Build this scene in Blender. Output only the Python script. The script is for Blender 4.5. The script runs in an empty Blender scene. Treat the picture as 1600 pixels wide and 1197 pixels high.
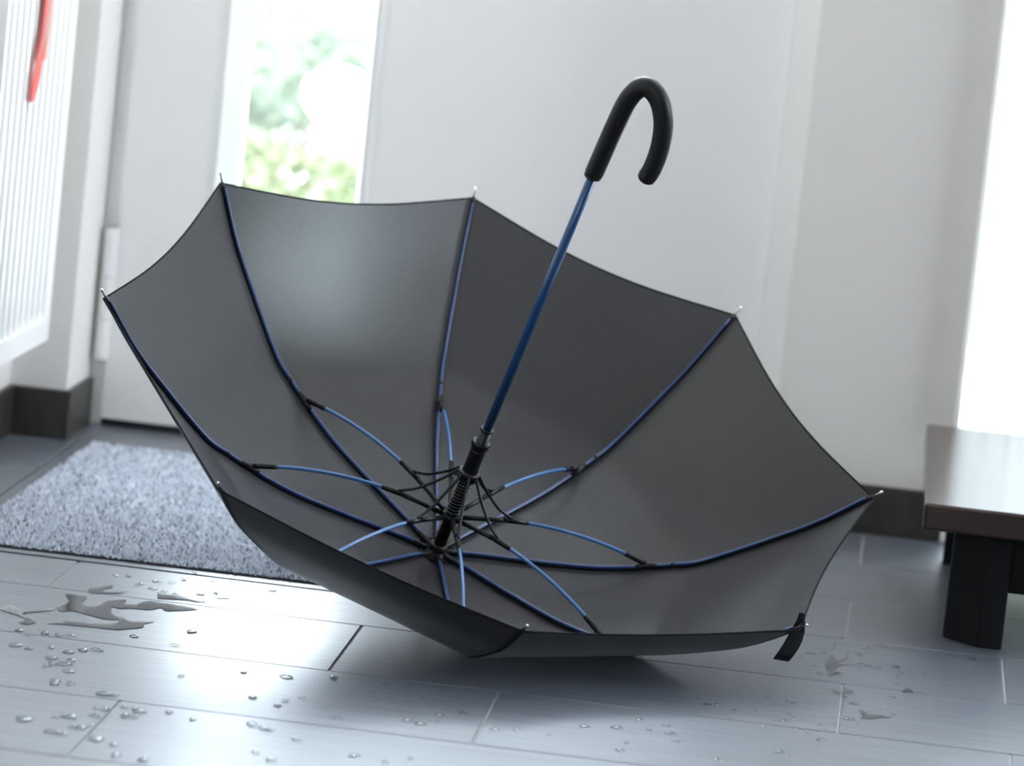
import bpy, bmesh, math, random
from mathutils import Vector, Matrix
random.seed(7)
S = bpy.context.scene
COL = S.collection
PI = math.pi

# ------------------------------------------------------------------ camera
CAMH = 1.0373
PITCH, YAW, ROLL, FPX = 0.1333, 0.0834, 0.1048, 6812.72
fw = Vector((-math.sin(YAW)*math.cos(PITCH), math.cos(YAW)*math.cos(PITCH), -math.sin(PITCH)))
rt = Vector((math.cos(YAW), math.sin(YAW), 0))
up = rt.cross(fw)
cr, sr = math.cos(ROLL), math.sin(ROLL)
cam_r = cr*rt + sr*up
cam_u = -sr*rt + cr*up
cd = bpy.data.cameras.new('camera')
cam = bpy.data.objects.new('camera', cd)
COL.objects.link(cam)
m3 = Matrix((cam_r, cam_u, -fw)).transposed()
cam.matrix_world = Matrix.Translation((0, 0, CAMH)) @ m3.to_4x4()
cd.sensor_width = 36
cd.lens = FPX*36/1600
cd.clip_start = 0.05
cd.dof.use_dof = True
cd.dof.focus_distance = 5.32
cd.dof.aperture_fstop = 4.8
S.camera = cam

# ------------------------------------------------------------------ sky and exposure
SKY = 18.0
w = bpy.data.worlds.new('sky')
S.world = w
w.use_nodes = True
bg = w.node_tree.nodes['Background']
bg.inputs[0].default_value = (0.80, 0.89, 1.0, 1)
bg.inputs[1].default_value = SKY
vs = S.view_settings
vs.view_transform = 'Standard'
vs.look = 'None'
vs.gamma = 1
vs.exposure = 0.13
vs.use_curve_mapping = False
try:
    S.cycles.use_denoising = True
    S.cycles.max_bounces = 10
    S.cycles.diffuse_bounces = 6
    S.cycles.sample_clamp_indirect = 20
except Exception:
    pass


def portal(name, loc, rot, sx, sy):
    l = bpy.data.lights.new(name, 'AREA')
    l.shape = 'RECTANGLE'
    l.size, l.size_y = sx, sy
    l.cycles.is_portal = True
    o = bpy.data.objects.new(name, l)
    o.location = loc
    o.rotation_euler = rot
    COL.objects.link(o)


# sky light comes in through the door glass and the tall window;
# unseen openings above, behind and at the side are added to brighten the room
RW = 3.2
CEIL, NEAR, FZ0, FZ1 = 2.6, -0.8, 2.06, 2.54
NWX0, NWX1, NWZ0, NWZ1 = -1.2, -0.3, 1.6, 2.5
portal('added_pane_portal', (-0.51, 6.76, 1.42), (-PI/2, 0, 0), 0.54, 0.94)  # sky through the added upper door pane
SWY0, SWY1, SWZ0, SWZ1 = 4.7, 6.2, 0.9, 2.2     # unseen side opening, added to brighten the radiator and pier
portal('added_side_portal', (RW+0.08, (SWY0+SWY1)/2, (SWZ0+SWZ1)/2), (0, PI/2, 0), SWZ1-SWZ0, SWY1-SWY0)
portal('added_fanlight_portal', (0.02, 6.80, (FZ0+FZ1)/2), (-PI/2, 0, 0), 2.4, FZ1-FZ0)  # fanlight is unseen, added as high light from the back
portal('added_rear_portal', ((NWX0+NWX1)/2, NEAR-0.1, (NWZ0+NWZ1)/2), (PI/2, 0, 0), NWX1-NWX0, NWZ1-NWZ0)  # opening behind the viewer, added for front fill
portal('door_portal', (-0.93, 6.76, 1.02), (-PI/2, 0, 0), 0.2, 1.72)
portal('window_portal', (0.68, 6.72, 1.0), (-PI/2, 0, 0), 1.1, 1.95)

# ------------------------------------------------------------------ helpers


def px_dir(x, y):
    return fw + cam_r*((x-800)/FPX) - cam_u*((y-598.5)/FPX)


def ground(x, y, z=0.0):
    d = px_dir(x, y)
    t = (z-CAMH)/d.z
    return Vector((0, 0, CAMH)) + d*t


def at_y(x, y, Y):
    d = px_dir(x, y)
    return Vector((0, 0, CAMH)) + d*(Y/d.y)


def nodes(name):
    m = bpy.data.materials.new(name)
    m.use_nodes = True
    nt = m.node_tree
    b = nt.nodes['Principled BSDF']
    return m, nt, b


def mat(name, col, rough=0.5, metal=0.0, spec=0.5, noise=0.0, nscale=20, bump=0.0, bscale=200, coat=0.0):
    m, nt, b = nodes(name)
    b.inputs['Base Color'].default_value = (*col, 1)
    b.inputs['Roughness'].default_value = rough
    b.inputs['Metallic'].default_value = metal
    b.inputs['Specular IOR Level'].default_value = spec
    b.inputs['Coat Weight'].default_value = coat
    tc = nt.nodes.new('ShaderNodeTexCoord')
    if noise:
        n = nt.nodes.new('ShaderNodeTexNoise')
        n.inputs['Scale'].default_value = nscale
        n.inputs['Detail'].default_value = 5
        r = nt.nodes.new('ShaderNodeValToRGB')
        r.color_ramp.elements[0].position = 0.3
        r.color_ramp.elements[1].position = 0.7
        r.color_ramp.elements[0].color = (*[c*(1-noise) for c in col], 1)
        r.color_ramp.elements[1].color = (*[min(1, c*(1+noise)) for c in col], 1)
        nt.links.new(tc.outputs['Object'], n.inputs['Vector'])
        nt.links.new(n.outputs['Fac'], r.inputs['Fac'])
        nt.links.new(r.outputs['Color'], b.inputs['Base Color'])
    if bump:
        n2 = nt.nodes.new('ShaderNodeTexNoise')
        n2.inputs['Scale'].default_value = bscale
        n2.inputs['Detail'].default_value = 3
        bp = nt.nodes.new('ShaderNodeBump')
        bp.inputs['Strength'].default_value = bump
        bp.inputs['Distance'].default_value = 0.002
        nt.links.new(tc.outputs['Object'], n2.inputs['Vector'])
        nt.links.new(n2.outputs['Fac'], bp.inputs['Height'])
        nt.links.new(bp.outputs['Normal'], b.inputs['Normal'])
    return m


def link(name, me, material, parent=None, smooth=False):
    o = bpy.data.objects.new(name, me)
    COL.objects.link(o)
    if material is not None and not me.materials:
        me.materials.append(material)
    if smooth:
        me.polygons.foreach_set('use_smooth', [True]*len(me.polygons))
    if parent is not None:
        o.parent = parent
    return o


def obj(name, bm, material, parent=None, smooth=False, recalc=True):
    if recalc: bmesh.ops.recalc_face_normals(bm, faces=bm.faces)
    me = bpy.data.meshes.new(name)
    bm.to_mesh(me)
    bm.free()
    return link(name, me, material, parent, smooth)


def tag(o, label=None, cat=None, group=None, kind=None):
    if label: o['label'] = label
    if cat: o['category'] = cat
    if group: o['group'] = group
    if kind: o['kind'] = kind
    return o


def empty(name, loc):
    o = bpy.data.objects.new(name, None)
    o.empty_display_size = 0.05
    o.location = loc
    COL.objects.link(o)
    return o


def add_box(bm, x0, x1, y0, y1, z0, z1, bevel=0.0, seg=1):
    vs_ = [bm.verts.new((x, y, z)) for x in (x0, x1) for y in (y0, y1) for z in (z0, z1)]
    idx = [(0, 1, 3, 2), (4, 6, 7, 5), (0, 4, 5, 1), (2, 3, 7, 6), (0, 2, 6, 4), (1, 5, 7, 3)]
    fs = [bm.faces.new([vs_[i] for i in f]) for f in idx]
    if bevel:
        es = list({e for f in fs for e in f.edges})
        bmesh.ops.bevel(bm, geom=es, offset=bevel, segments=seg, affect='EDGES', profile=0.5)
    return bm


def box(name, material, x0, x1, y0, y1, z0, z1, bevel=0.0, seg=1, parent=None):
    return obj(name, add_box(bmesh.new(), x0, x1, y0, y1, z0, z1, bevel, seg), material, parent)


def add_tube(bm, pts, rad, n=10, cap=True):
    pts = [Vector(p) for p in pts]
    rads = rad if isinstance(rad, (list, tuple)) else [rad]*len(pts)
    rings = []
    nrm = None
    for i, p in enumerate(pts):
        t = (pts[min(i+1, len(pts)-1)] - pts[max(i-1, 0)]).normalized()
        if nrm is None:
            nrm = t.orthogonal().normalized()
        nrm = (nrm - t*nrm.dot(t)).normalized()
        b = t.cross(nrm)
        rings.append([bm.verts.new(p + (nrm*math.cos(2*PI*k/n) + b*math.sin(2*PI*k/n))*rads[i]) for k in range(n)])
    for a, c in zip(rings, rings[1:]):
        for k in range(n):
            bm.faces.new((a[k], a[(k+1) % n], c[(k+1) % n], c[k]))
    if cap:
        bm.faces.new(rings[0][::-1])
        bm.faces.new(rings[-1])
    return bm


def tube(name, material, pts, rad, n=10, parent=None):
    return obj(name, add_tube(bmesh.new(), pts, rad, n), material, parent, True)


def add_lathe(bm, prof, n=24):
    """prof: list of (r, z) about the local z axis"""
    rings = []
    for r, z in prof:
        if r < 1e-6:
            rings.append([bm.verts.new((0, 0, z))])
        else:
            rings.append([bm.verts.new((r*math.cos(2*PI*k/n), r*math.sin(2*PI*k/n), z)) for k in range(n)])
    for a, c in zip(rings, rings[1:]):
        for k in range(n):
            k2 = (k+1) % n
            if len(a) == 1 and len(c) == 1: continue
            if len(a) == 1: bm.faces.new((a[0], c[k2], c[k]))
            elif len(c) == 1: bm.faces.new((a[k], a[k2], c[0]))
            else: bm.faces.new((a[k], a[k2], c[k2], c[k]))
    return bm


def smoothstep(a, b, x):
    t = max(0, min(1, (x-a)/(b-a)))
    return t*t*(3-2*t)


def catmull(P, n=8):
    out = []
    P = [Vector(p) for p in P]
    for i in range(len(P)-1):
        p0, p1, p2, p3 = P[max(i-1, 0)], P[i], P[i+1], P[min(i+2, len(P)-1)]
        for k in range(n):
            t = k/n
            out.append(0.5*((2*p1) + (p2-p0)*t + (2*p0-5*p1+4*p2-p3)*t*t + (3*p1-p0-3*p2+p3)*t**3))
    out.append(P[-1])
    return out


# ------------------------------------------------------------------ materials
M_WALL = mat('white_plaster', (0.83, 0.80, 0.765), 0.85, bump=0.15, bscale=90)
M_WALLB = mat('shaded_plaster', (0.71, 0.675, 0.63), 0.85, bump=0.15, bscale=90)  # plaster tone lowered to stand in for weaker light right of the door
M_DIM = mat('dim_unseen_walls', (0.16, 0.145, 0.13), 0.85)  # dark tone on unseen walls, put in to cut front fill
M_WHITE = mat('white_paint', (0.90, 0.88, 0.855), 0.45)
M_RAD = mat('white_enamel', (0.88, 0.86, 0.83), 0.35)
M_SKIRT = mat('dark_skirting_tile', (0.035, 0.029, 0.024), 0.45, noise=0.35, nscale=25)
M_GROUT = mat('grey_grout', (0.36, 0.36, 0.37), 0.8)
M_BLACK = mat('black_plastic', (0.005, 0.005, 0.006), 0.35, spec=0.35)
M_RUBBER = mat('black_soft_grip', (0.006, 0.006, 0.007), 0.45, spec=0.3, bump=0.05, bscale=900)
M_BLUE = mat('blue_fibreglass', (0.045, 0.15, 0.36), 0.28, coat=0.3)
M_RIB = mat('navy_blue_steel', (0.020, 0.055, 0.18), 0.3, coat=0.3)
M_BLUE_DK = mat('blue_coated_steel', (0.008, 0.055, 0.16), 0.3, coat=0.3)
M_STEEL = mat('bright_steel', (0.75, 0.75, 0.75), 0.2, 1.0)
M_SPRING = mat('dark_spring_steel', (0.12, 0.12, 0.12), 0.25, 1.0)
M_TRIM = mat('brushed_aluminium_trim', (0.45, 0.46, 0.48), 0.35, 0.9)
M_DARKLINE = mat('dark_joint', (0.02, 0.022, 0.026), 0.8)
M_RED = mat('red_webbing', (0.75, 0.05, 0.03), 0.7)
M_ORANGE = mat('faded_red_webbing', (0.8, 0.30, 0.20), 0.7)
M_BENCHLEG = mat('black_painted_wood', (0.006, 0.006, 0.007), 0.7, spec=0.25)
M_GRAVEL = mat('pale_gravel', (0.62, 0.62, 0.58), 0.9, noise=0.2, nscale=30)
M_PATCH = mat('patch_white', (0.85, 0.85, 0.84), 0.7)  # plain white of the ball that stands for a bright patch
M_BARK = mat('bark', (0.12, 0.09, 0.06), 0.9)


def tile_material():
    m, nt, b = nodes('slate_grey_wood_look_tile')
    tc = nt.nodes.new('ShaderNodeTexCoord')
    mp = nt.nodes.new('ShaderNodeMapping')
    mp.inputs['Scale'].default_value = (2.2, 60, 1)
    oi = nt.nodes.new('ShaderNodeObjectInfo')
    ad = nt.nodes.new('ShaderNodeVectorMath'); ad.operation = 'ADD'
    mu = nt.nodes.new('ShaderNodeVectorMath'); mu.operation = 'SCALE'; mu.inputs['Scale'].default_value = 13
    cb = nt.nodes.new('ShaderNodeCombineXYZ')
    nt.links.new(oi.outputs['Random'], cb.inputs[0]); nt.links.new(oi.outputs['Random'], cb.inputs[1])
    nt.links.new(cb.outputs[0], mu.inputs[0])
    nt.links.new(tc.outputs['Object'], ad.inputs[0]); nt.links.new(mu.outputs[0], ad.inputs[1])
    nt.links.new(ad.outputs[0], mp.inputs['Vector'])
    n = nt.nodes.new('ShaderNodeTexNoise')
    n.inputs['Scale'].default_value = 2.0; n.inputs['Detail'].default_value = 6; n.inputs['Roughness'].default_value = 0.65
    nt.links.new(mp.outputs[0], n.inputs['Vector'])
    r = nt.nodes.new('ShaderNodeValToRGB')
    r.color_ramp.elements[0].position = 0.32; r.color_ramp.elements[0].color = (0.078, 0.086, 0.104, 1)
    r.color_ramp.elements[1].position = 0.68; r.color_ramp.elements[1].color = (0.145, 0.160, 0.194, 1)
    nt.links.new(n.outputs['Fac'], r.inputs['Fac'])
    nt.links.new(r.outputs['Color'], b.inputs['Base Color'])
    n2 = nt.nodes.new('ShaderNodeTexNoise'); n2.inputs['Scale'].default_value = 3.5; n2.inputs['Detail'].default_value = 4
    nt.links.new(ad.outputs[0], n2.inputs['Vector'])
    mr = nt.nodes.new('ShaderNodeMapRange')
    mr.inputs['To Min'].default_value = 0.30; mr.inputs['To Max'].default_value = 0.40
    nt.links.new(n2.outputs['Fac'], mr.inputs['Value'])
    nt.links.new(mr.outputs[0], b.inputs['Roughness'])
    b.inputs['IOR'].default_value = 1.9
    bp = nt.nodes.new('ShaderNodeBump'); bp.inputs['Strength'].default_value = 0.12; bp.inputs['Distance'].default_value = 0.001
    nt.links.new(n.outputs['Fac'], bp.inputs['Height']); nt.links.new(bp.outputs[0], b.inputs['Normal'])
    return m


M_TILE = tile_material()


def glass_material(name, tint=(1, 1, 1), ior=1.45, rough=0.0):
    m = bpy.data.materials.new(name); m.use_nodes = True
    nt = m.node_tree; nt.nodes.clear()
    o = nt.nodes.new('ShaderNodeOutputMaterial')
    t = nt.nodes.new('ShaderNodeBsdfTransparent'); t.inputs[0].default_value = (*tint, 1)
    g = nt.nodes.new('ShaderNodeBsdfGlossy'); g.inputs['Roughness'].default_value = rough
    f = nt.nodes.new('ShaderNodeFresnel'); f.inputs[0].default_value = ior
    mx = nt.nodes.new('ShaderNodeMixShader')
    nt.links.new(f.outputs[0], mx.inputs[0]); nt.links.new(t.outputs[0], mx.inputs[1]); nt.links.new(g.outputs[0], mx.inputs[2])
    nt.links.new(mx.outputs[0], o.inputs[0])
    return m


M_GLASS = glass_material('clear_glass', (0.96, 0.98, 0.97))
M_WATER = glass_material('water', (0.97, 0.975, 0.98), 1.33, 0.015)


def fabric_material():
    m = bpy.data.materials.new('charcoal_umbrella_cloth'); m.use_nodes = True
    nt = m.node_tree; nt.nodes.clear()
    o = nt.nodes.new('ShaderNodeOutputMaterial')
    tc = nt.nodes.new('ShaderNodeTexCoord')
    n = nt.nodes.new('ShaderNodeTexNoise'); n.inputs['Scale'].default_value = 420; n.inputs['Detail'].default_value = 2
    nt.links.new(tc.outputs['Object'], n.inputs['Vector'])
    r = nt.nodes.new('ShaderNodeValToRGB')
    r.color_ramp.elements[0].position = 0.3; r.color_ramp.elements[0].color = (0.019, 0.0165, 0.017, 1)
    r.color_ramp.elements[1].position = 0.7; r.color_ramp.elements[1].color = (0.033, 0.0295, 0.031, 1)
    nt.links.new(n.outputs['Fac'], r.inputs['Fac'])
    d = nt.nodes.new('ShaderNodeBsdfPrincipled')
    d.inputs['Roughness'].default_value = 0.38
    d.inputs['IOR'].default_value = 1.33
    # the inside of the cloth is coated charcoal grey, the outside is black
    ge = nt.nodes.new('ShaderNodeNewGeometry')
    mc = nt.nodes.new('ShaderNodeMix'); mc.data_type = 'RGBA'
    mc.inputs[7].default_value = (0.006, 0.005, 0.008, 1)
    nt.links.new(ge.outputs['Backfacing'], mc.inputs[0])
    nt.links.new(r.outputs['Color'], mc.inputs[6])
    nt.links.new(mc.outputs[2], d.inputs['Base Color'])
    ms = nt.nodes.new('ShaderNodeMapRange'); ms.inputs['To Min'].default_value = 0.5; ms.inputs['To Max'].default_value = 0.15
    nt.links.new(ge.outputs['Backfacing'], ms.inputs['Value'])
    nt.links.new(ms.outputs[0], d.inputs['Specular IOR Level'])
    bp = nt.nodes.new('ShaderNodeBump'); bp.inputs['Strength'].default_value = 0.12; bp.inputs['Distance'].default_value = 0.0006
    nt.links.new(n.outputs['Fac'], bp.inputs['Height']); nt.links.new(bp.outputs[0], d.inputs['Normal'])
    # thin cloth: part of the light goes straight on, blurred
    rf = nt.nodes.new('ShaderNodeBsdfRefraction'); rf.inputs['IOR'].default_value = 1.12; rf.inputs['Roughness'].default_value = 0.85
    rf.inputs['Color'].default_value = (0.90, 0.94, 0.98, 1)
    tr = nt.nodes.new('ShaderNodeBsdfTranslucent'); tr.inputs[0].default_value = (0.30, 0.32, 0.34, 1)
    m1 = nt.nodes.new('ShaderNodeMixShader'); m1.inputs[0].default_value = 0.93
    nt.links.new(tr.outputs[0], m1.inputs[1]); nt.links.new(rf.outputs[0], m1.inputs[2])
    m2 = nt.nodes.new('ShaderNodeMixShader'); m2.inputs[0].default_value = 0.055
    nt.links.new(d.outputs[0], m2.inputs[1]); nt.links.new(m1.outputs[0], m2.inputs[2])
    nt.links.new(m2.outputs[0], o.inputs[0])
    return m


M_CLOTH = fabric_material()
M_HEM = mat('black_hem_thread', (0.006, 0.006, 0.007), 0.8, spec=0.15)


def wood_material():
    m, nt, b = nodes('lacquered_dark_brown_wood')
    tc = nt.nodes.new('ShaderNodeTexCoord')
    mp = nt.nodes.new('ShaderNodeMapping'); mp.inputs['Scale'].default_value = (1.5, 22, 22)
    n = nt.nodes.new('ShaderNodeTexNoise'); n.inputs['Scale'].default_value = 3; n.inputs['Detail'].default_value = 6
    r = nt.nodes.new('ShaderNodeValToRGB')
    r.color_ramp.elements[0].position = 0.3; r.color_ramp.elements[0].color = (0.014, 0.005, 0.003, 1)
    r.color_ramp.elements[1].position = 0.7; r.color_ramp.elements[1].color = (0.045, 0.016, 0.009, 1)
    nt.links.new(tc.outputs['Object'], mp.inputs[0]); nt.links.new(mp.outputs[0], n.inputs['Vector'])
    nt.links.new(n.outputs['Fac'], r.inputs['Fac']); nt.links.new(r.outputs[0], b.inputs['Base Color'])
    b.inputs['Roughness'].default_value = 0.22
    b.inputs['IOR'].default_value = 1.5
    b.inputs['Coat Weight'].default_value = 0.3
    b.inputs['Coat Roughness'].default_value = 0.12
    return m


M_WOOD = wood_material()


def curtain_material():
    m = bpy.data.materials.new('sheer_white_voile'); m.use_nodes = True
    nt = m.node_tree; nt.nodes.clear()
    o = nt.nodes.new('ShaderNodeOutputMaterial')
    d = nt.nodes.new('ShaderNodeBsdfDiffuse'); d.inputs[0].default_value = (0.85, 0.85, 0.85, 1)
    t = nt.nodes.new('ShaderNodeBsdfTranslucent'); t.inputs[0].default_value = (0.85, 0.85, 0.85, 1)
    mx = nt.nodes.new('ShaderNodeMixShader'); mx.inputs[0].default_value = 0.6
    nt.links.new(d.outputs[0], mx.inputs[1]); nt.links.new(t.outputs[0], mx.inputs[2]); nt.links.new(mx.outputs[0], o.inputs[0])
    return m


M_CURTAIN = curtain_material()


def leaf_material(name, c0, c1):
    m = bpy.data.materials.new(name); m.use_nodes = True
    nt = m.node_tree; nt.nodes.clear()
    o = nt.nodes.new('ShaderNodeOutputMaterial')
    g = nt.nodes.new('ShaderNodeNewGeometry')
    r = nt.nodes.new('ShaderNodeValToRGB')
    r.color_ramp.elements[0].color = (*c0, 1); r.color_ramp.elements[1].color = (*c1, 1)
    nt.links.new(g.outputs['Random Per Island'], r.inputs[0])
    d = nt.nodes.new('ShaderNodeBsdfPrincipled'); d.inputs['Roughness'].default_value = 0.35
    t = nt.nodes.new('ShaderNodeBsdfTranslucent')
    nt.links.new(r.outputs[0], d.inputs['Base Color']); nt.links.new(r.outputs[0], t.inputs[0])
    mx = nt.nodes.new('ShaderNodeMixShader'); mx.inputs[0].default_value = 0.4
    nt.links.new(d.outputs[0], mx.inputs[1]); nt.links.new(t.outputs[0], mx.inputs[2]); nt.links.new(mx.outputs[0], o.inputs[0])
    return m


M_LEAF = leaf_material('spring_leaves', (0.10, 0.125, 0.06), (0.24, 0.25, 0.15))
M_LEAF2 = leaf_material('blue_green_leaves', (0.10, 0.125, 0.085), (0.22, 0.25, 0.19))

# ------------------------------------------------------------------ room shell
LW = -1.306                               # left wall
BW, BWR = 6.70, 6.495                     # door recess plane, wall right of the door
PIERX, PIERY = -1.2179, 6.4864

floor = tag(box('floor', M_GROUT, LW, RW, NEAR, 6.76, -0.08, -0.0016), kind='structure')
# tiles 60 x 30 cm, joints staggered by thirds
ROW0, G = 5.3015, 0.0026
offs = {-5: -.4, -4: -.592, -3: -.2, -2: 0.0, -1: -.396, 0: -.5975, 1: -.3955, 2: -.79, 3: -.6, 4: -.4, 5: -.2, 6: -.6, 7: -.2}
tile_cache = {}


def tile_mesh(wd, dp):
    k = (round(wd, 4), round(dp, 4))
    if k not in tile_cache:
        bm = add_box(bmesh.new(), -wd/2, wd/2, -dp/2, dp/2, -0.01, 0)
        es = [e for e in bm.edges if all(v.co.z > -1e-6 for v in e.verts)]
        bmesh.ops.bevel(bm, geom=es, offset=0.0008, segments=1, affect='EDGES')
        bmesh.ops.recalc_face_normals(bm, faces=bm.faces)
        me = bpy.data.meshes.new('tile'); bm.to_mesh(me); bm.free()
        me.materials.append(M_TILE)
        tile_cache[k] = me
    return tile_cache[k]


for row in range(-5, 10):
    y1 = ROW0 - 0.3*row; y0 = y1 - 0.3
    y1 = min(y1, 6.69)
    x = offs.get(row, -.3) - 1.2
    while x < 1.9:
        a, b = max(x, LW+0.001), x+0.6
        if b - a > 0.02 and y1-y0 > 0.02:
            o = link('tile', tile_mesh(b-a-G, y1-y0-G), None, floor)
            o.location = ((a+b)/2, (y0+y1)/2, 0)
        x += 0.6
# rest of the floor, out of the picture
box('floor_field', M_TILE, LW, RW, NEAR, ROW0-3.0-0.003, -0.0016, 0, parent=floor)
box('floor_field', M_TILE, 2.2, RW, ROW0-3.0, 6.49, -0.0016, -0.0002, parent=floor)


def wall(name, *boxes, m=M_WALL):
    bm = bmesh.new()
    for b in boxes: add_box(bm, *b)
    return tag(obj(name, bm, m), kind='structure')


DX0, DX1, DTOP = -1.205, -0.185, 2.0        # door leaf
WX0, WX1, WTOP = 0.1225, 1.25, 2.0            # tall window right of the door
wall('wall_left', (LW-0.15, LW, NEAR, PIERY, 0, CEIL), (LW-0.15, PIERX, PIERY, BW+0.16, 0, CEIL))
wall('wall_back', (PIERX, -0.143, BW-0.06, BW+0.12, DTOP+0.02, FZ0), (-0.143, WX0, BWR, BW+0.12, 0, FZ0),
     (WX0, WX1, BWR, BW+0.12, WTOP, FZ0), (WX1, RW, BWR, BW+0.12, 0, CEIL), (PIERX, WX1, BW-0.06, BW+0.12, FZ1, CEIL), m=M_WALLB)
wall('wall_right', (RW, RW+0.15, NEAR, SWY0, 0, CEIL), (RW, RW+0.15, SWY1, BW+0.12, 0, CEIL), (RW, RW+0.15, SWY0, SWY1, 0, SWZ0), (RW, RW+0.15, SWY0, SWY1, SWZ1, CEIL), m=M_DIM)
wall('wall_near', (LW-0.15, RW+0.15, NEAR-0.15, NEAR, 0, NWZ0), (LW-0.15, RW+0.15, NEAR-0.15, NEAR, NWZ1, CEIL),
     (LW-0.15, NWX0, NEAR-0.15, NEAR, NWZ0, NWZ1), (NWX1, RW+0.15, NEAR-0.15, NEAR, NWZ0, NWZ1), m=M_DIM)
wall('ceiling', (LW-0.15, RW+0.15, NEAR-0.15, BW+0.12, CEIL, CEIL+0.12))
# skirting
bb = tag(box('baseboard_left', M_SKIRT, LW, PIERX+0.004, PIERY-0.012, PIERY, 0, 0.0745, 0.0015), kind='structure')
box('baseboard_return', M_SKIRT, PIERX, PIERX+0.010, PIERY-0.012, BW-0.045, 0, 0.0745, 0.0015, parent=bb)
box('baseboard_side', M_SKIRT, LW, LW+0.010, NEAR, PIERY-0.013, 0, 0.0745, 0.0015, parent=bb)
tag(box('baseboard_right', M_SKIRT, -0.143, WX0-0.003, BWR-0.012, BWR, 0, 0.0735, 0.0015), kind='structure')
tag(box('baseboard_far', M_SKIRT, WX1+0.04, RW, BWR-0.012, BWR, 0, 0.0735, 0.0015), kind='structure')

# ------------------------------------------------------------------ entrance door with a glass strip
GX0, GX1, GZ0, GZ1 = -1.0475, -0.823, 0.155, 1.88
LY0, LY1 = 6.66, 6.735
door = tag(empty('door_1', ((DX0+DX1)/2, LY0, 0)), kind='structure')


def dpart(name, m, *a, bevel=0.0, seg=1):
    o = box(name, m, *a, bevel, seg)
    o.parent = door
    o.matrix_parent_inverse = Matrix.Translation(door.location).inverted()
    return o


bm = bmesh.new()
UX0, UX1, UZ0, UZ1 = -0.78, -0.24, 0.95, 1.88      # upper pane added out of view, for more light from the back
for bx_ in ((DX0+.012, GX0, LY0, LY1, 0.012, DTOP), (GX1, UX0, LY0, LY1, 0.012, DTOP), (UX1, DX1, LY0, LY1, 0.012, DTOP),
            (UX0, UX1, LY0, LY1, 0.012, UZ0), (UX0, UX1, LY0, LY1, UZ1, DTOP),
            (GX0, GX1, LY0, LY1, 0.012, GZ0), (GX0, GX1, LY0, LY1, GZ1, DTOP)):
    add_box(bm, *bx_)
leaf = obj('door_leaf', bm, M_WHITE, door); leaf.matrix_parent_inverse = Matrix.Translation(door.location).inverted()
# splayed glazing bead, one per side
bm = bmesh.new()


def bead(bm, p):
    """prism along z from an xy polygon"""
    lo = [bm.verts.new((x, y, GZ0)) for x, y in p]; hi = [bm.verts.new((x, y, GZ1)) for x, y in p]
    n = len(p)
    for k in range(n): bm.faces.new((lo[k], lo[(k+1) % n], hi[(k+1) % n], hi[k]))
    bm.faces.new(lo); bm.faces.new(hi)


for nm, poly in (('glazing_bead', [(GX0, LY0-.004), (GX0+.027, 6.712), (GX0+.027, 6.735), (GX0, 6.735)]),
                 ('glazing_bead', [(GX1, LY0-.004), (GX1, 6.735), (GX1-.010, 6.735), (GX1-.010, 6.712)])):
    bm = bmesh.new(); bead(bm, poly)
    o = obj(nm, bm, M_WHITE, door); o.matrix_parent_inverse = Matrix.Translation(door.location).inverted()
dpart('glazing_bead', M_WHITE, GX0, GX1, LY0+0.02, 6.735, GZ0-0.01, GZ0+0.022)
dpart('glazing_bead', M_WHITE, GX0, GX1, LY0+0.02, 6.735, GZ1-0.022, GZ1+0.01)
dpart('glass_pane', M_GLASS, GX0+0.02, GX1-0.006, 6.714, 6.720, GZ0+0.01, GZ1-0.01)
dpart('glass_pane', M_GLASS, UX0, UX1, 6.714, 6.720, UZ0, UZ1)  # added upper pane, out of view
dpart('door_frame', M_WHITE, DX1+0.001, -0.1435, 6.64, 6.82, 0, DTOP+0.02)
dpart('door_frame', M_WHITE, PIERX+0.0005, DX0+0.009, LY0+0.02, 6.82, 0, DTOP+0.02)
dpart('seal', M_DARKLINE, DX0+.012, DX1, LY0+0.008, LY1, 0.001, 0.012)
# narrow vertical groove right of the glass
dpart('leaf_edge_trim', M_WHITE, GX1+0.004, GX1+0.016, LY0-0.005, LY0, 0.012, DTOP, bevel=0.002)
hz0, hz1 = 0.150, 0.312
for (a, b) in ((0.235, hz1), (0.170, 0.2335), (0.105, 0.1685)):
    bm = add_lathe(bmesh.new(), [(0, 0), (.0095, 0), (.0105, .003), (.0105, b-a-.003), (.0095, b-a), (0, b-a)], 20)
    o = obj('hinge_knuckle', bm, M_WHITE, door, False)
    o.matrix_parent_inverse = Matrix.Translation(door.location).inverted()
    o.location = (-1.199, LY0-0.010, a)
dpart('hinge_pin_cap', M_TRIM, -1.2085, -1.1895, LY0-0.0195, LY0-0.0005, hz1, hz1+0.003, bevel=0.001)

# threshold behind the leaf
tag(box('trim_1', M_DARKLINE, PIERX, -0.143, 6.70, 6.82, -0.02, 0.0005), kind='structure')

# ------------------------------------------------------------------ tall window right of the door
win = tag(empty('window_1', ((WX0+WX1)/2, 6.6, 0)), kind='structure')


def wpart(name, m, *a, bevel=0.0):
    o = box(name, m, *a, bevel); o.parent = win
    o.matrix_parent_inverse = Matrix.Translation(win.location).inverted()
    return o


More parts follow.
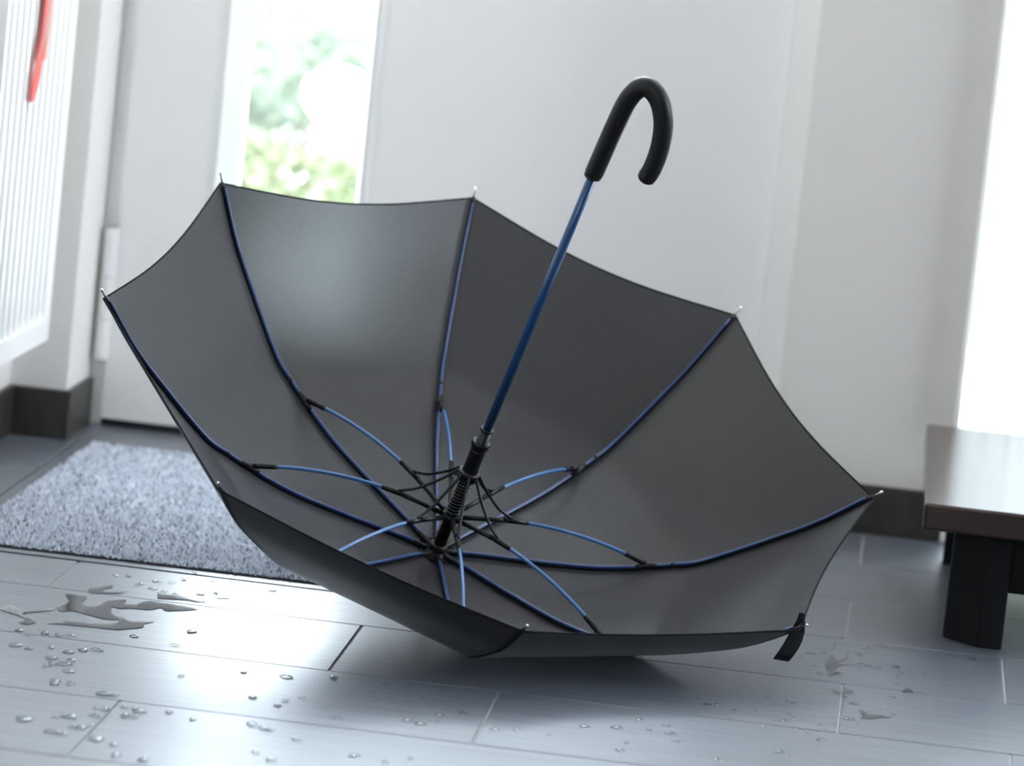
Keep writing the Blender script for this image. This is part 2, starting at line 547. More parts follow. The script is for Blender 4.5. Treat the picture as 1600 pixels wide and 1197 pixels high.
FR = 0.008
wpart('window_frame', M_WHITE, WX0, WX0+FR, BWR-0.015, 6.60, 0, WTOP, bevel=0.003)
wpart('window_frame', M_WHITE, WX1-FR, WX1, BWR-0.015, 6.60, 0, WTOP, bevel=0.003)
wpart('window_frame', M_WHITE, WX0+FR, WX1-FR, BWR-0.01, 6.60, WTOP-FR, WTOP, bevel=0.003)
wpart('window_sill', M_WHITE, WX0+FR, WX1-FR, BWR-0.01, 6.60, 0, 0.03, bevel=0.003)
wpart('glass_pane', M_GLASS, WX0+FR, WX1-FR, 6.57, 6.576, 0.03, WTOP-FR)
# sheer curtain
bm = bmesh.new()
n = 150
c0, c1 = WX0+0.008, WX1-0.003
lo, hi = [], []
for k in range(n+1):
    t = k/n
    x = c0+(c1-c0)*t
    y = 6.462 + 0.011*math.sin(t*2*PI*17) + 0.004*math.sin(t*2*PI*41+1)
    lo.append(bm.verts.new((x, y, 0.195))); hi.append(bm.verts.new((x, y, WTOP-0.01)))
for k in range(n): bm.faces.new((lo[k], lo[k+1], hi[k+1], hi[k]))
cur = obj('sheer_curtain', bm, M_CURTAIN, None, True)
tag(cur, 'bright white sheer curtain hanging behind the low bench at the right edge', 'curtain')

# ------------------------------------------------------------------ garden outside
tag(box('ground', M_GRAVEL, -7, 6, 6.83, 22, -0.25, -0.06), kind='structure')


def shrub(name, loc, rx, ry, h, nleaf, size, m, label, seed):
    rnd = random.Random(seed)
    root = tag(empty(name, loc), label, 'shrub', 'shrubs in the garden beyond the door')
    verts, faces = [], []
    for _ in range(nleaf):
        while True:
            x, y, z = rnd.uniform(-1, 1), rnd.uniform(-1, 1), rnd.uniform(-1, 1)
            rr = x*x+y*y+z*z
            if 0.15 < rr < 1: break
        lump = 0.85+0.25*math.sin(5*x+seed)*math.cos(4*z-seed)+0.1*math.sin(9*y)
        c = Vector((x*rx*lump, y*ry*lump, h*0.54+z*h*0.46*lump))
        a = Vector((rnd.gauss(0, 1), rnd.gauss(0, 1), rnd.gauss(0, 1))).normalized()
        b = a.orthogonal().normalized()
        b.rotate(Matrix.Rotation(rnd.uniform(0, 6.28), 3, a))
        cc = a.cross(b)
        s = size*rnd.uniform(.6, 1.4)
        i = len(verts)
        verts += [c-b*s, c+cc*s*.45+a*s*.12, c+b*s, c-cc*s*.45+a*s*.12]
        faces += [(i, i+1, i+2), (i, i+2, i+3)]
    me = bpy.data.meshes.new('foliage'); me.from_pydata([tuple(v) for v in verts], [], faces)
    tag(link('foliage', me, m, root), kind='stuff')
    bm = bmesh.new()
    for k in range(5):
        a = k*1.3+seed
        add_tube(bm, [(0.02*math.cos(a), 0.02*math.sin(a), 0), (rx*.25*math.cos(a), ry*.25*math.sin(a), h*.35), (rx*.45*math.cos(a), ry*.45*math.sin(a), h*.7)], [.014, .01, .004], 6)
    obj('stem', bm, M_BARK, root, True)


shrub('garden_shrub', (-1.66, 10.95, -0.06), .55, .5, .62, 2000, .030, M_LEAF2, 'blurred pale blue-green shrub at the left of the door glass', 1)
shrub('garden_shrub', (-1.20, 12.25, -0.06), .6, .5, .66, 2000, .035, M_LEAF, 'blurred yellow-green shrub at the right of the door glass', 2)
shrub('garden_shrub', (-1.50, 9.95, -0.06), .5, .25, .30, 1300, .026, M_LEAF, 'low blurred yellow-green shrub filling the bottom of the door glass', 3)
shrub('garden_shrub', (-1.9, 13.6, -0.06), 1.3, .6, .68, 3200, .045, M_LEAF, 'tall hazy green shrub farthest back beyond the door glass', 4)
shrub('garden_shrub', (0.5, 8.2, -0.06), .9, .5, .9, 2600, .045, M_LEAF, 'yellow-green shrub outside the tall window behind the bench', 5)
# white ball added on the nearest shrub, standing in for an overexposed patch
bp_ = at_y(523, 146, 9.80)
base = Vector((-1.50, 9.95, -0.06))
rb = random.Random(5)
bm = bmesh.new()
for k in range(90):
    d = Vector((rb.gauss(0, 1), rb.gauss(0, 1), rb.gauss(0, 1))).normalized()
    c = bp_-base + Vector((d.x*.064, d.y*.064, d.z*.057))*rb.uniform(.75, 1.0)
    bmesh.ops.create_icosphere(bm, subdivisions=1, radius=rb.uniform(.012, .02), matrix=Matrix.Translation(c))
shr3 = [o for o in bpy.data.objects if o.name.startswith('garden_shrub') and abs(o.location.y-9.95) < .01][0]
bl = obj('bright_patch', bm, M_PATCH, shr3, True)
bl['label'] = 'round white ball standing in for a bright patch'
tube('bright_patch_stem', M_BARK, [(0, 0, .05), (bp_-base)*.6+Vector((0, 0, .02)), bp_-base], .004, 6, shr3)  # stem added to hold up the white ball

# ------------------------------------------------------------------ radiator
RX, RY0, RY1, RZ0, RZ1 = -1.22, 5.825, 6.312, 0.172, 0.86
rad = tag(empty('radiator', (RX, (RY0+RY1)/2, 0)), 'white ribbed panel radiator on the left wall', 'radiator')


def rpart(name, bm, m, smooth=False):
    o = obj(name, bm, m, rad, smooth); o.matrix_parent_inverse = Matrix.Translation(rad.location).inverted(); return o


def ribbed(x, sgn):
    """vertical pressed grooves: a wavy sheet with flat bands at top and bottom"""
    bm = bmesh.new()
    pitch = 0.0405
    N = 12
    edge = 0.008
    cnt = int((RY1-RY0-2*edge)/pitch)
    ys, ds = [RY0], [0]
    for k in range(cnt):
        for j in range(N):
            ph = j/N
            d = -0.011*smoothstep(.10, .34, ph)*(1-smoothstep(.62, .86, ph))
            ys.append(RY0+edge+(k+ph)*pitch); ds.append(d)
    ys.append(RY1); ds.append(0)
    zs = [RZ0, RZ0+.034, RZ0+.046, RZ1-.046, RZ1-.034, RZ1]
    f = [0, 0, 1, 1, 0, 0]
    grid = [[bm.verts.new((x+sgn*d*ff, y, z)) for y, d in zip(ys, ds)] for z, ff in zip(zs, f)]
    for a, b in zip(grid, grid[1:]):
        for k in range(len(ys)-1): bm.faces.new((a[k], a[k+1], b[k+1], b[k]))
    # folded edge going back
    for row in (grid[0], grid[-1]):
        r2 = [bm.verts.new((v.co.x-sgn*.016, v.co.y, v.co.z)) for v in row]
        for k in range(len(row)-1): bm.faces.new((row[k], row[k+1], r2[k+1], r2[k]))
    for k in (0, -1):
        colv = [g[k] for g in grid]; c2 = [bm.verts.new((v.co.x-sgn*.016, v.co.y, v.co.z)) for v in colv]
        for j in range(len(colv)-1): bm.faces.new((colv[j], colv[j+1], c2[j+1], c2[j]))
    return bm


rpart('front_panel', ribbed(RX, 1), M_RAD)
rpart('back_panel', ribbed(RX-0.062, -1), M_RAD)
rpart('side_cover', add_box(bmesh.new(), RX-.055, RX-.012, RY0-.002, RY0+.004, RZ0+.02, RZ1-.02, .002), M_RAD)
rpart('side_cover', add_box(bmesh.new(), RX-.055, RX-.012, RY1-.004, RY1+.002, RZ0+.02, RZ1-.02, .002), M_RAD)
rpart('top_grille', add_box(bmesh.new(), RX-.056, RX-.010, RY0, RY1, RZ1-.008, RZ1-.002, .002), M_RAD)
for yy in (RY0+.05, RY1-.05):
    rpart('wall_bracket', add_box(bmesh.new(), LW+.0005, RX-.058, yy-.012, yy+.012, RZ0+.08, RZ1-.1), M_RAD)
rpart('valve', add_tube(bmesh.new(), [(RX-.03, 6.045, RZ0+.004), (RX-.03, 6.045, RZ0-.018)], .013, 14), M_BLACK, True)
rpart('supply_pipe', add_tube(bmesh.new(), catmull([(RX-.03, 6.045, RZ0-.016), (RX-.04, 6.045, RZ0-.05), (LW+.001, 6.045, RZ0-.06)], 5), .007, 10), M_RAD, True)

# red strap slung over the radiator
lan = tag(empty('red_strap', (RX, 6.04, RZ1)), 'red webbing strap hanging down the white radiator', 'strap')


def ribbon(name, pts, wd, m, th=0.0012):
    """pts: (x, y, z, twist) ; strip of real thickness"""
    bm = bmesh.new(); rings = []
    for (x, y, z, tw) in pts:
        dv = Vector((math.sin(tw), math.cos(tw), 0)); nv = Vector((math.cos(tw), -math.sin(tw), 0))
        c = Vector((x, y, z))
        rings.append([bm.verts.new(c+dv*wd/2*a+nv*th/2*b) for a, b in ((-1, -1), (1, -1), (1, 1), (-1, 1))])
    for a, b in zip(rings, rings[1:]):
        for k in range(4): bm.faces.new((a[k], a[(k+1) % 4], b[(k+1) % 4], b[k]))
    bm.faces.new(rings[0][::-1]); bm.faces.new(rings[-1])
    o = obj(name, bm, m, lan); o.matrix_parent_inverse = Matrix.Translation(lan.location).inverted(); return o


def rib_pts(p):
    return [(v.x, v.y, v.z, 0.07*math.sin(i*.35)) for i, v in enumerate(catmull(p, 6))]


ribbon('strap_front', rib_pts([(RX+.0065, 6.052, RZ1-.004), (RX+.0065, 6.050, .80), (RX+.0065, 6.048, .66), (RX+.0065, 6.035, .61), (RX+.0065, 6.020, .57), (RX+.0065, 6.010, .545)]), .034, M_RED)
ribbon('strap_edge', rib_pts([(RX+.0085, 6.078, RZ1-.01), (RX+.0085, 6.076, .80), (RX+.0085, 6.074, .66), (RX+.0085, 6.064, .622), (RX+.0085, 6.060, .60)]), .018, M_ORANGE)

# ------------------------------------------------------------------ doormat
MX0, MX1, MY0, MY1 = -1.1645, -0.30, 5.534, 6.455
matr = tag(empty('doormat', ((MX0+MX1)/2, (MY0+MY1)/2, 0)), 'blue-grey looped pile doormat in front of the white door', 'doormat')


def mpart(o):
    o.parent = matr; o.matrix_parent_inverse = Matrix.Translation(matr.location).inverted(); return o


M_MATB = mat('mat_backing', (0.05, 0.055, 0.065), 0.9)
mpart(box('backing', M_MATB, MX0, MX1, MY0, MY1, 0.0003, 0.0035))
M_PILE = bpy.data.materials.new('blue_grey_pile'); M_PILE.use_nodes = True
nt = M_PILE.node_tree; b = nt.nodes['Principled BSDF']; b.inputs['Roughness'].default_value = 0.9
g = nt.nodes.new('ShaderNodeNewGeometry'); r = nt.nodes.new('ShaderNodeValToRGB')
r.color_ramp.elements[0].color = (0.10, 0.12, 0.16, 1); r.color_ramp.elements[1].color = (0.88, 0.92, 0.98, 1)
e = r.color_ramp.elements.new(0.14); e.color = (0.62, 0.67, 0.77, 1)
nt.links.new(g.outputs['Random Per Island'], r.inputs[0]); nt.links.new(r.outputs[0], b.inputs['Base Color'])
rnd = random.Random(3)
verts, faces = [], []
st_ = 0.0046
ny = int((MY1-MY0)/st_); nx = int((MX1-MX0)/st_)
for j in range(ny):
    for i in range(nx):
        x = MX0+(i+rnd.random())*st_; y = MY0+(j+rnd.random())*st_
        h = rnd.uniform(.0055, .0105); rr = rnd.uniform(.0016, .003)
        a = rnd.random()*6.28; lx, ly = rnd.uniform(-.0035, .0035), rnd.uniform(-.0035, .0035)
        k = len(verts)
        for q in range(3):
            verts.append((x+rr*math.cos(a+q*2.094), y+rr*math.sin(a+q*2.094), .003))
        verts.append((x+lx, y+ly, h))
        faces += [(k, k+1, k+3), (k+1, k+2, k+3), (k+2, k, k+3)]
me = bpy.data.meshes.new('pile'); me.from_pydata(verts, [], faces)
tag(mpart(link('pile', me, M_PILE)), kind='stuff')
# flat metal frame round the mat
for nm, bx_ in (('edge_strip', (MX0-.024, MX1+.024, MY0-.030, MY0-.008)), ('edge_strip', (MX0-.024, MX1+.024, MY1+.006, MY1+.026)),
                ('edge_strip', (MX0-.024, MX0-.006, MY0-.008, MY1+.006)), ('edge_strip', (MX1+.006, MX1+.024, MY0-.008, MY1+.006))):
    mpart(box(nm, M_TILE, *bx_, 0.0001, 0.0012))
mpart(box('frame_joint', M_DARKLINE, MX0-.027, MX1+.027, MY0-.033, MY0-.0302, 0.0001, 0.0009))
mpart(box('frame_joint', M_DARKLINE, MX0-.027, MX0-.0242, MY0-.030, MY1+.026, 0.0001, 0.0009))

# ------------------------------------------------------------------ low bench
BX0, BX1, BY0, BY1, BZ0, BZ1 = 0.0815, 1.05, 5.62, 6.40, 0.152, 0.1875
bench = tag(empty('low_bench', ((BX0+BX1)/2, (BY0+BY1)/2, 0)), 'low wooden bench with dark brown top and black legs at the right', 'bench')


def bpart(o):
    o.parent = bench; o.matrix_parent_inverse = Matrix.Translation(bench.location).inverted(); return o


bpart(box('bench_top', M_WOOD, BX0, BX1, BY0, BY1, BZ0, BZ1, 0.004, 3))


def prism(name, poly, z0, z1, m, bevel=0.002):
    bm = bmesh.new()
    lo = [bm.verts.new((x, y, z0)) for x, y in poly]; hi = [bm.verts.new((x, y, z1)) for x, y in poly]
    n = len(poly)
    for k in range(n): bm.faces.new((lo[k], lo[(k+1) % n], hi[(k+1) % n], hi[k]))
    bm.faces.new(lo[::-1]); bm.faces.new(hi)
    bmesh.ops.bevel(bm, geom=list(bm.edges), offset=bevel, segments=1, affect='EDGES')
    return obj(name, bm, m)


def leg(cx, cy, sx, sy):
    # square leg, the outer corner cut off at 45 degrees
    p = [(-.037, .040), (-.037, .008), (.008, -.036), (.040, -.036), (.040, .040)]
    p = [(cx+sx*x, cy+sy*y) for x, y in p]
    bpart(prism('leg', p, 0, BZ0, M_BENCHLEG))


leg(.163, 5.692, 1, 1); leg(.163, 6.330, 1, -1); leg(BX1-.08, 5.692, -1, 1); leg(BX1-.08, 6.330, -1, -1)
bpart(box('apron', M_BENCHLEG, .200, BX1-.118, 5.672, 5.695, .0735, BZ0, .002))
bpart(box('apron', M_BENCHLEG, .200, BX1-.118, 6.327, 6.350, .0735, BZ0, .002))
bpart(box('apron', M_BENCHLEG, .150, .173, 5.730, 6.292, .0985, BZ0, .002))
bpart(box('apron', M_BENCHLEG, BX1-.09, BX1-.067, 5.730, 6.292, .0985, BZ0, .002))

# ------------------------------------------------------------------ the umbrella
AX = Vector((0.2712, -0.3550, 0.8946)).normalized()
UX = Vector((0, 1, 0)).cross(AX).normalized()
VX = AX.cross(UX)
CROWN = Vector((-0.5336, 5.4850, 0.0678))
umb = tag(empty('umbrella', CROWN), 'open charcoal umbrella with blue ribs lying upside down on the tiles', 'umbrella')
umb.matrix_world = Matrix.Translation(CROWN) @ Matrix((UX, VX, AX)).transposed().to_4x4()
SPIN = 3.4537
K = 0.511/0.505
PROF = [(0, 0.0), (.03, .0045), (.05, .0085), (.12, .0185), (.19, .030), (.235, .042), (.267, .0535), (.300, .0665), (.333, .0825), (.400, .1365), (.455, .186), (.505, .2455)]
PROF = catmull([(K*r, K*z, 0) for r, z in PROF], 10)
TIPS = [(.507, .243), (.503, .244), (.506, .238), (.502, .250), (.506, .240), (.503, .249), (.486, .240), (.520, .252)]


def prof(s, i):
    """s 0..1 along rib i -> (r, z)"""
    f = max(0, min(1, s))*(len(PROF)-1)
    k = min(int(f), len(PROF)-2); t = f-k
    p = PROF[k].lerp(PROF[k+1], t)
    r, z = p.x, p.y
    kr, kz = TIPS[i][0]/.505, TIPS[i][1]/.2455
    q = max(0, (s-.45)/.55)
    if s > 1: r += (s-1)*.6; z += (s-1)*.6
    return r*(1+(kr-1)*q*q), z*(1+(kz-1)*q*q)


def ang(i): return SPIN - i*PI/4


def ribp(s, i, off=0.0):
    i = i % 8
    r, z = prof(s, i)
    r2, z2 = prof(min(1, s+.01), i); r1, z1 = prof(max(0, s-.01), i)
    dr, dz = r2-r1, z2-z1
    l = math.hypot(dr, dz) or 1
    r -= dz/l*off; z += dr/l*off          # offset to the inside of the bowl
    return Vector((r*math.cos(ang(i)), r*math.sin(ang(i)), z))


def panel_pt(i, s, t):
    sag = 4*t*(1-t)
    s2 = s*(1-0.028*sag*s**3)
    a, b = ribp(s2, i), ribp(s2, i+1)
    p = a.lerp(b, t)
    # cloth pulled a touch inwards of the rib arc near the rim
    return p


NS, NT = 36, 12
for i in range(8):
    bm = bmesh.new()
    grid = [[bm.verts.new(panel_pt(i, .03+.97*a/NS, c/NT)) for c in range(NT+1)] for a in range(NS+1)]
    for a in range(NS):
        for c in range(NT):
            bm.faces.new((grid[a][c], grid[a][c+1], grid[a+1][c+1], grid[a+1][c]))
    pn = obj('canopy_panel', bm, M_CLOTH, umb, True, recalc=False)
    hem = tube('hem', M_HEM, [panel_pt(i, 1, c/20) for c in range(21)], .0012, 6, pn)

S_J = None
for k in range(2000):      # s of the strut joint
    if prof(k/2000, 0)[0] >= .268: S_J = k/2000; break
for i in range(8):
    rib = tube('rib', M_RIB, [ribp(.10+.885*k/44, i, .0064) for k in range(45)], [.0024]*30+[.0024-.0009*k/15 for k in range(15)], 8, umb)
    tube('rib_shadow_strip', M_HEM, [ribp(.02+.97*k/40, i, .0034) for k in range(41)], .0029, 6, rib)  # black strip below the rib, stands in for its shadow on the cloth
    tube('rib_root', M_BLACK, [ribp(.03+.10*k/6, i, .0055) for k in range(7)], .0034, 8, rib)
    # joint block
    tube('joint', M_BLACK, [ribp(S_J-.035+.075*k/6, i, .0062) for k in range(7)], [.003, .0046, .0052, .0052, .0050, .004, .003], 8, rib)
    tube('clip', M_BLACK, [ribp(S_J+.085+.012*k/2, i, .0052) for k in range(3)], .0040, 8, rib)
    # tip
    d = (ribp(1, i, .003)-ribp(.95, i, .003)).normalized()
    p = ribp(.985, i, .003)
    tube('rib_tip', M_BLACK, [p-d*.004, p+d*.009], .0026, 8, rib)
    bm = add_tube(bmesh.new(), [p+d*.008, p+d*.018, p+d*.020, p+d*.022, p+d*.0232], [.0011, .0011, .0019, .0019, .0008], 8)
    obj('tip_pin', bm, M_STEEL, rib, True)

# struts with their black arms
P_R, P_Z = .0743, .0769
COLL_Z, FLANGE_Z = .0622, .1315
for i in range(8):
    e = Vector((math.cos(ang(i)), math.sin(ang(i)), 0)); zx = Vector((0, 0, 1))
    J = ribp(S_J, i, .010); P = e*P_R + zx*P_Z
    st_pts = []
    for k in range(25):
        t = k/24
        st_pts.append(P.lerp(J, t) + zx*(.010*4*t*(1-t)) + e*(.002*4*t*(1-t)))
    stt = tube('strut', M_BLUE, st_pts[2:22], .0024, 8, umb)
    tube('strut_end', M_BLACK, st_pts[20:], .0036, 8, stt)
    tube('strut_socket', M_BLACK, [P-e*.008-zx*.001, P, st_pts[3]], [.0034, .0040, .0032], 8, stt)
    tube('lower_arm', M_BLACK, [e*.009+zx*COLL_Z, e*.040+zx*(COLL_Z+.0075), P], [.0034, .0034, .0036], 8, stt)
    tube('upper_arm', M_BLACK, catmull([e*.0135+zx*FLANGE_Z, e*.030+zx*(FLANGE_Z-.019), e*.054+zx*(P_Z+.014), P+zx*.003+e*.002], 5), .0020, 8, stt)

# shaft: fine tilt so that it meets the handle
PSI = -0.3
HW = Vector((math.cos(PSI), math.sin(PSI), 0))
def ax(z): return HW*(.0055*z/.6) + Vector((0, 0, z))
tube('shaft', M_BLUE_DK, [ax(.18), ax(.40), ax(.606)], .0058, 20, umb)
tube('inner_tube', M_BLACK, [ax(-.01), ax(.10), ax(.200)], .0080, 20, umb)
def ring_part(name, m, prof_, zb, n=24, parent=umb):
    bm = add_lathe(bmesh.new(), [(r, z) for r, z in prof_], n)
    o = obj(name, bm, m, parent, False)
    o.location = ax(zb)
    return o
run = ring_part('runner', M_BLACK, [(.008, 0), (.0135, 0), (.0140, .001), (.0140, .004), (.0105, .0055), (.0098, .008), (.0098, .036), (.0104, .037), (.0104, .0385), (.0098, .0395), (.0098, .041), (.0104, .0418), (.0104, .0435), (.0118, .0445), (.0122, .046), (.0122, .050), (.0114, .0515), (.008, .0515)], FLANGE_Z-.002)
ring_part('runner_flange', M_BLACK, [(.008, 0), (.0128, 0), (.0128, .0035), (.008, .0035)], FLANGE_Z-.009, parent=umb)
ring_part('sleeve_ring', M_BLACK, [(.006, 0), (.0088, 0), (.0092, .001), (.0092, .0025), (.0085, .0035), (.006, .0035)], .1985)
ring_part('spreader_collar', M_BLACK, [(.007, 0), (.0118, .001), (.0125, .003), (.0125, .008), (.0115, .010), (.007, .010)], COLL_Z-.006)
tube('spring', M_SPRING, [ax(COLL_Z+.006+(FLANGE_Z-COLL_Z-.016)*k/220) + Vector((.0098*math.cos(k*2*PI/20), .0098*math.sin(k*2*PI/20), 0)) for k in range(221)], .00075, 5, umb)
ring_part('crown_notch', M_BLACK, [(0, -.004), (.015, -.004), (.017, -.001), (.017, .006), (.013, .009), (.0115, .016), (.008, .018)], 0)
ring_part('crown_rosette', M_HEM, [(.006, -.003), (.026, .0045), (.026, .0060), (.006, .004)], .001)
ring_part('ferrule', M_BLACK, [(0, -.064), (.004, -.064), (.005, -.062), (.0062, -.030), (.0085, -.010), (.013, -.003), (.013, 0), (0, 0)], 0)

# crook handle
hp = [(.0055, .588), (.0062, .612), (.0068, .636), (.0080, .668), (.0100, .697), (.0155, .7165), (.0240, .7270), (.0360, .7280), (.0495, .7200), (.0605, .7045), (.0680, .6850), (.0720, .6620), (.0725, .640), (.0705, .626)]
pts = catmull([HW*a + Vector((0, 0, b)) for a, b in hp], 6)
nr = len(pts)
rads = [.0118 if k > 1 else (.0105, .0115)[k] for k in range(nr)]
rads = [r + .0006*math.sin(PI*k/(nr-1)) for k, r in enumerate(rads)]
t = (pts[-1]-pts[-2]).normalized()
pts += [pts[-1]+t*.004, pts[-1]+t*.0068, pts[-1]+t*.0085]; rads += [.0112, .0088, .004]
h = tube('handle', M_RUBBER, pts, rads, 24, umb)
ring_part('handle_collar', M_BLACK, [(.0058, -.0015), (.0108, -.0015), (.0112, 0), (.0108, .002), (.0058, .002)], .5875)

# closing strap hanging from the rim next to the low right tip
inv = umb.matrix_world.inverted()
T6 = umb.matrix_world @ ribp(.985, 5, .0)
Ys = T6.y + 0.016
cent = [(1253, 958), (1251, 972), (1247, 986), (1241, 1000), (1234, 1013), (1227, 1023), (1220, 1032)]
hw = [(4, 1), (7, 2), (10.5, 3), (12.5, 3.5), (13, 3.5), (13, 3.5), (12.5, 3.5)]
bm = bmesh.new(); rings = []
for k, ((x, y), (ax_, ay_)) in enumerate(zip(cent, hw)):
    yy = Ys - .004*k + .006*math.sin(k)
    a, b = at_y(x-ax_, y-ay_*.6, yy), at_y(x+ax_, y+ay_*.6, yy+.006)
    dn = Vector((0, .0016, 0))
    rings.append([bm.verts.new(inv @ v) for v in (a, b, b+dn, a+dn)])
for a, b in zip(rings, rings[1:]):
    for k in range(4): bm.faces.new((a[k], a[(k+1) % 4], b[(k+1) % 4], b[k]))
bm.faces.new(rings[0]); bm.faces.new(rings[-1])
o = obj('closing_strap', bm, M_HEM, umb)
o['label'] = 'black closing strap'

# ------------------------------------------------------------------ water on the floor
def puddle(name, poly, sc, org, label, grp=None, hgt=0.0009):
    pts = [ground(x/sc+org[0], y/sc+org[1]) for x, y in poly]
    c = sum(pts, Vector())/len(pts)
    sm = catmull([p-c for p in pts]+[pts[0]-c], 4)[:-1]
    bm = bmesh.new()
    vs_ = [bm.verts.new((p.x, p.y, 0.0001)) for p in sm]
    es = [bm.edges.new((vs_[k], vs_[(k+1) % len(vs_)])) for k in range(len(vs_))]
    bmesh.ops.triangle_fill(bm, edges=es, use_beauty=True)
    fs = list(bm.faces)
    if fs:
        r = bmesh.ops.inset_region(bm, faces=fs, thickness=0.0012, depth=0.0)
        for f in fs:
            if f.is_valid:
                for v in f.verts: v.co.z = 0.0001+hgt
    bmesh.ops.recalc_face_normals(bm, faces=bm.faces)
    if sum(f.normal.z*f.calc_area() for f in bm.faces) < 0: bmesh.ops.reverse_faces(bm, faces=bm.faces)
    o = obj(name, bm, M_WATER, None, False, recalc=False)
    o.location = (c.x, c.y, 0)
    tag(o, label, 'puddle', grp)
    return o


A = (60, 880); B_ = (1240, 980); SB = 5.983
puddle('puddle', [(205, 243), (320, 245), (380, 262), (350, 300), (345, 320), (400, 335), (480, 325), (520, 300), (560, 290), (640, 280), (690, 290), (670, 315), (760, 320), (800, 305), (870, 292), (960, 305), (1060, 320), (1200, 342), (1245, 362), (1150, 372), (1000, 375), (960, 352), (870, 368), (760, 358), (700, 355), (640, 360), (580, 345), (575, 385), (600, 410), (680, 430), (700, 450), (830, 455), (905, 460), (825, 480), (815, 505), (660, 520), (600, 522), (330, 495), (150, 480), (60, 475), (200, 455), (330, 462), (500, 475), (600, 465), (625, 445), (520, 440), (330, 390), (270, 375), (180, 378), (145, 345), (180, 325), (240, 300), (225, 270)], 5, A,
       'largest branching puddle on the bright tiles left of the umbrella', 'puddles of spilled rainwater')
puddle('puddle', [(400, 195), (470, 190), (530, 172), (580, 172), (575, 190), (520, 205), (520, 218), (610, 222), (655, 238), (520, 240), (420, 235), (395, 210)], 5, A,
       'small puddle between the largest puddle and the doormat', 'puddles of spilled rainwater')
puddle('puddle', [(930, 225), (960, 240), (1015, 245), (1100, 252), (1160, 270), (1220, 285), (1300, 290), (1305, 303), (1240, 305), (1140, 290), (950, 280), (930, 262)], 5, A,
       'long thin puddle just right of the largest puddle, near the doormat', 'puddles of spilled rainwater')
puddle('puddle', [(1395, 262), (1420, 243), (1490, 255), (1495, 275), (1440, 278), (1400, 275)], 5, A,
       'tiny isolated puddle on the glaring tiles, rightmost of those by the doormat', 'puddles of spilled rainwater')
puddle('puddle', [(0, 205), (40, 190), (75, 200), (90, 215), (150, 212), (230, 205), (235, 213), (150, 222), (100, 232), (160, 260), (130, 275), (95, 270), (80, 258), (110, 250), (60, 228), (20, 218)], 2.857, (0, 880),
       'squiggly puddle at the left edge of the picture', 'puddles of spilled rainwater')
puddle('puddle', [(280, 310), (330, 285), (345, 260), (390, 228), (405, 232), (375, 257), (400, 280), (420, 302), (480, 286), (498, 232), (512, 232), (506, 290), (470, 310), (420, 322), (440, 342), (560, 348), (440, 362), (400, 390), (380, 440), (340, 460), (320, 420), (330, 390), (290, 350), (320, 330)], SB, B_,
       'star-shaped puddle between the umbrella strap and the bench', 'puddles of spilled rainwater')
puddle('puddle', [(580, 770), (640, 770), (700, 785), (740, 778), (742, 792), (690, 800), (700, 820), (780, 815), (850, 820), (900, 842), (890, 855), (800, 845), (750, 862), (650, 857), (600, 862), (640, 840), (630, 800)], SB, B_,
       'jagged brownish puddle at lower right, in front of the bench', 'puddles of spilled rainwater')
puddle('puddle', [(360, 592), (440, 582), (500, 578), (570, 608), (520, 622), (400, 617)], SB, B_,
       'small puddle lying across the tile joint below the umbrella strap', 'puddles of spilled rainwater')
puddle('puddle', [(1015, 605), (1050, 578), (1100, 588), (1118, 620), (1060, 612), (1020, 622)], SB, B_,
       'small domed puddle on the long tile joint below the bench leg', 'puddles of spilled rainwater')
puddle('puddle', [(510, 700), (560, 703), (625, 720), (570, 726), (530, 714)], SB, B_,
       'sliver of water just above the jagged brownish puddle', 'puddles of spilled rainwater')

drop_cache = []
for v in range(4):
    bm = bmesh.new()
    bmesh.ops.create_uvsphere(bm, u_segments=14, v_segments=8, radius=1)
    bmesh.ops.delete(bm, geom=[q for q in bm.verts if q.co.z < -0.05], context='VERTS')
    for q in bm.verts:
        q.co.x *= 1+.22*math.sin(3*q.co.y+v*2); q.co.y *= 1+.18*math.cos(2*q.co.x+v)
        q.co.z = max(0, q.co.z)*.75
    bmesh.ops.recalc_face_normals(bm, faces=bm.faces)
    me = bpy.data.meshes.new('water_drop'); bm.to_mesh(me); bm.free()
    me.materials.append(M_WATER); me.polygons.foreach_set('use_smooth', [True]*len(me.polygons))
    drop_cache.append(me)
rd = random.Random(11)


def drops(lst, label, grp, smin=.0022, smax=.0046):
    for x, y in lst:
        p = ground(x, y)
        o = bpy.data.objects.new('water_drop', drop_cache[rd.randrange(4)])
        s = rd.uniform(smin, smax)
        o.location = (p.x, p.y, 0.0001); o.scale = (s*rd.uniform(.9, 1.8), s*rd.uniform(1.0, 2.2), s*.8)
        o.rotation_euler = (0, 0, rd.uniform(-.3, .3))
        COL.objects.link(o)
        tag(o, label, 'water drop', grp)


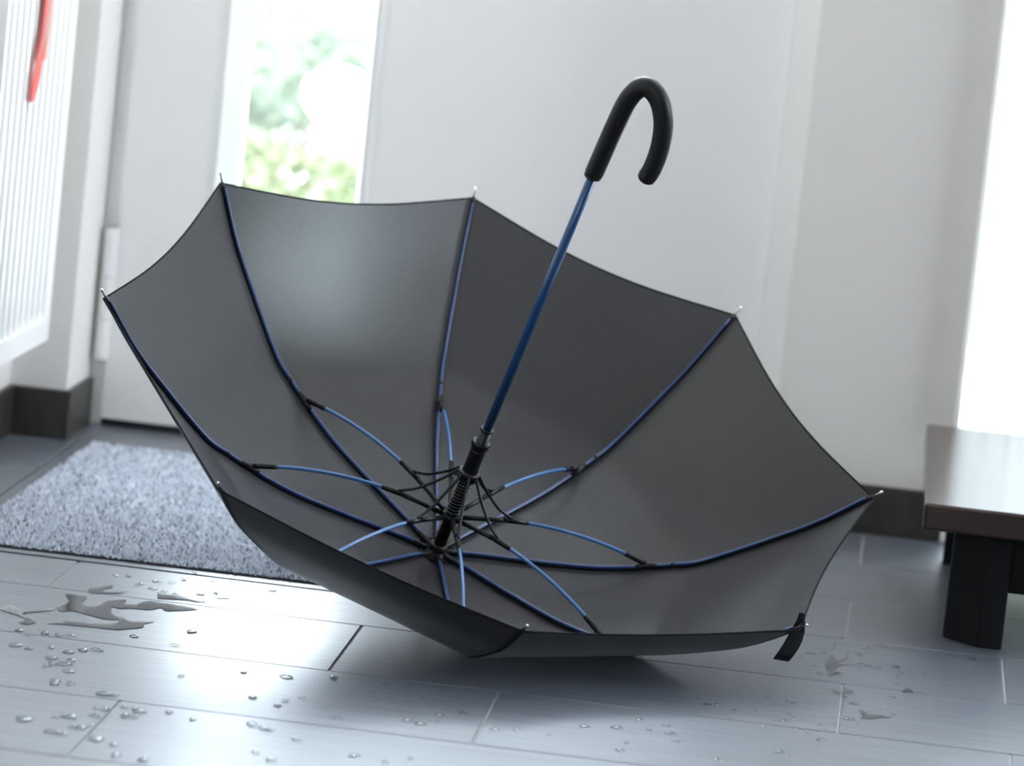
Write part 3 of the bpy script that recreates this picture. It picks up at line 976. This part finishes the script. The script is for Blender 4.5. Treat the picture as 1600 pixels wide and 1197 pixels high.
drops([(24, 1009), (45, 1014), (80, 1013), (130, 1017), (152, 1016), (80, 1029), (107, 1020), (112, 1033), (82, 1038), (72, 1042), (101, 1039), (107, 1050), (87, 1065), (110, 1069), (84, 1069), (163, 1085), (180, 1087), (164, 1109), (150, 1107), (149, 1119), (86, 1121), (101, 1120), (110, 1121), (126, 1138), (142, 1134), (115, 1136), (82, 1145), (97, 1148), (194, 1106), (210, 1107), (218, 1112), (196, 1119), (209, 1120), (150, 1156), (177, 1164), (180, 1182), (93, 1177), (37, 1125), (273, 1009), (283, 1057), (299, 988), (264, 1113), (224, 1188), (301, 1124), (210, 995), (43, 995), (70, 990), (92, 993), (112, 994), (31, 986)],
      'tiny clear water drop on the bright tiles at lower left', 'water drops at lower left', .0028, .0054)
drops([(381, 1051), (448, 1058), (394, 1131), (413, 1138), (423, 1141), (464, 1156), (518, 1123), (527, 1123), (446, 1094), (434, 1103), (472, 1090), (521, 1059), (399, 1176), (423, 1188), (553, 1182), (395, 1090), (425, 923), (636, 1127), (657, 1132), (678, 1128), (773, 1142), (808, 1142), (642, 1186), (601, 1192), (601, 1070), (661, 1091), (720, 1112), (687, 1118), (724, 1117), (913, 1136), (964, 1138), (1000, 1126), (979, 1162), (969, 1173), (1042, 1135), (1048, 1147), (1056, 1159), (1014, 1141), (857, 1149), (1034, 1105)],
      'tiny clear water drop on the tiles in the umbrella shadow, lower middle', 'water drops at lower middle', .0022, .0046)
drops([(1180, 1086), (1199, 1090), (1157, 1093), (1120, 1101), (1106, 1102), (1148, 1111), (1180, 1112), (1227, 1110), (1239, 1100), (1229, 1096), (1143, 1124), (1215, 1128), (1227, 1128), (1239, 1123), (1234, 1118), (1194, 1134), (1246, 1141), (1259, 1148), (1273, 1144), (1288, 1142), (1281, 1135), (1283, 1157), (1304, 1132), (1299, 1123), (1350, 1156), (1327, 1124), (1341, 1132), (1320, 1090), (1386, 1104), (1395, 1118), (1428, 1110), (1393, 1091), (1402, 1070), (1404, 1049), (1406, 1054), (1402, 1060), (1400, 1043), (1357, 1041), (1311, 1053), (1346, 1038), (1304, 1009), (1273, 1041), (1280, 1053), (1253, 1030), (1341, 1024), (1379, 1009), (1519, 1032), (1211, 1177), (1220, 1175), (1232, 1182), (1120, 1187), (1089, 1169), (1063, 1160), (1292, 1065), (1284, 1021), (1318, 998), (1266, 1022), (1352, 1012), (1371, 1045), (1440, 1055)],
      'tiny clear water drop on the grey tiles at lower right', 'water drops at lower right', .0018, .0042)
drops([(130+rd.uniform(0, 230), 895+rd.uniform(0, 35)) for _ in range(22)],
      'tiny clear water drop between the largest puddle and the doormat', 'water drops by the doormat', .0018, .0036)
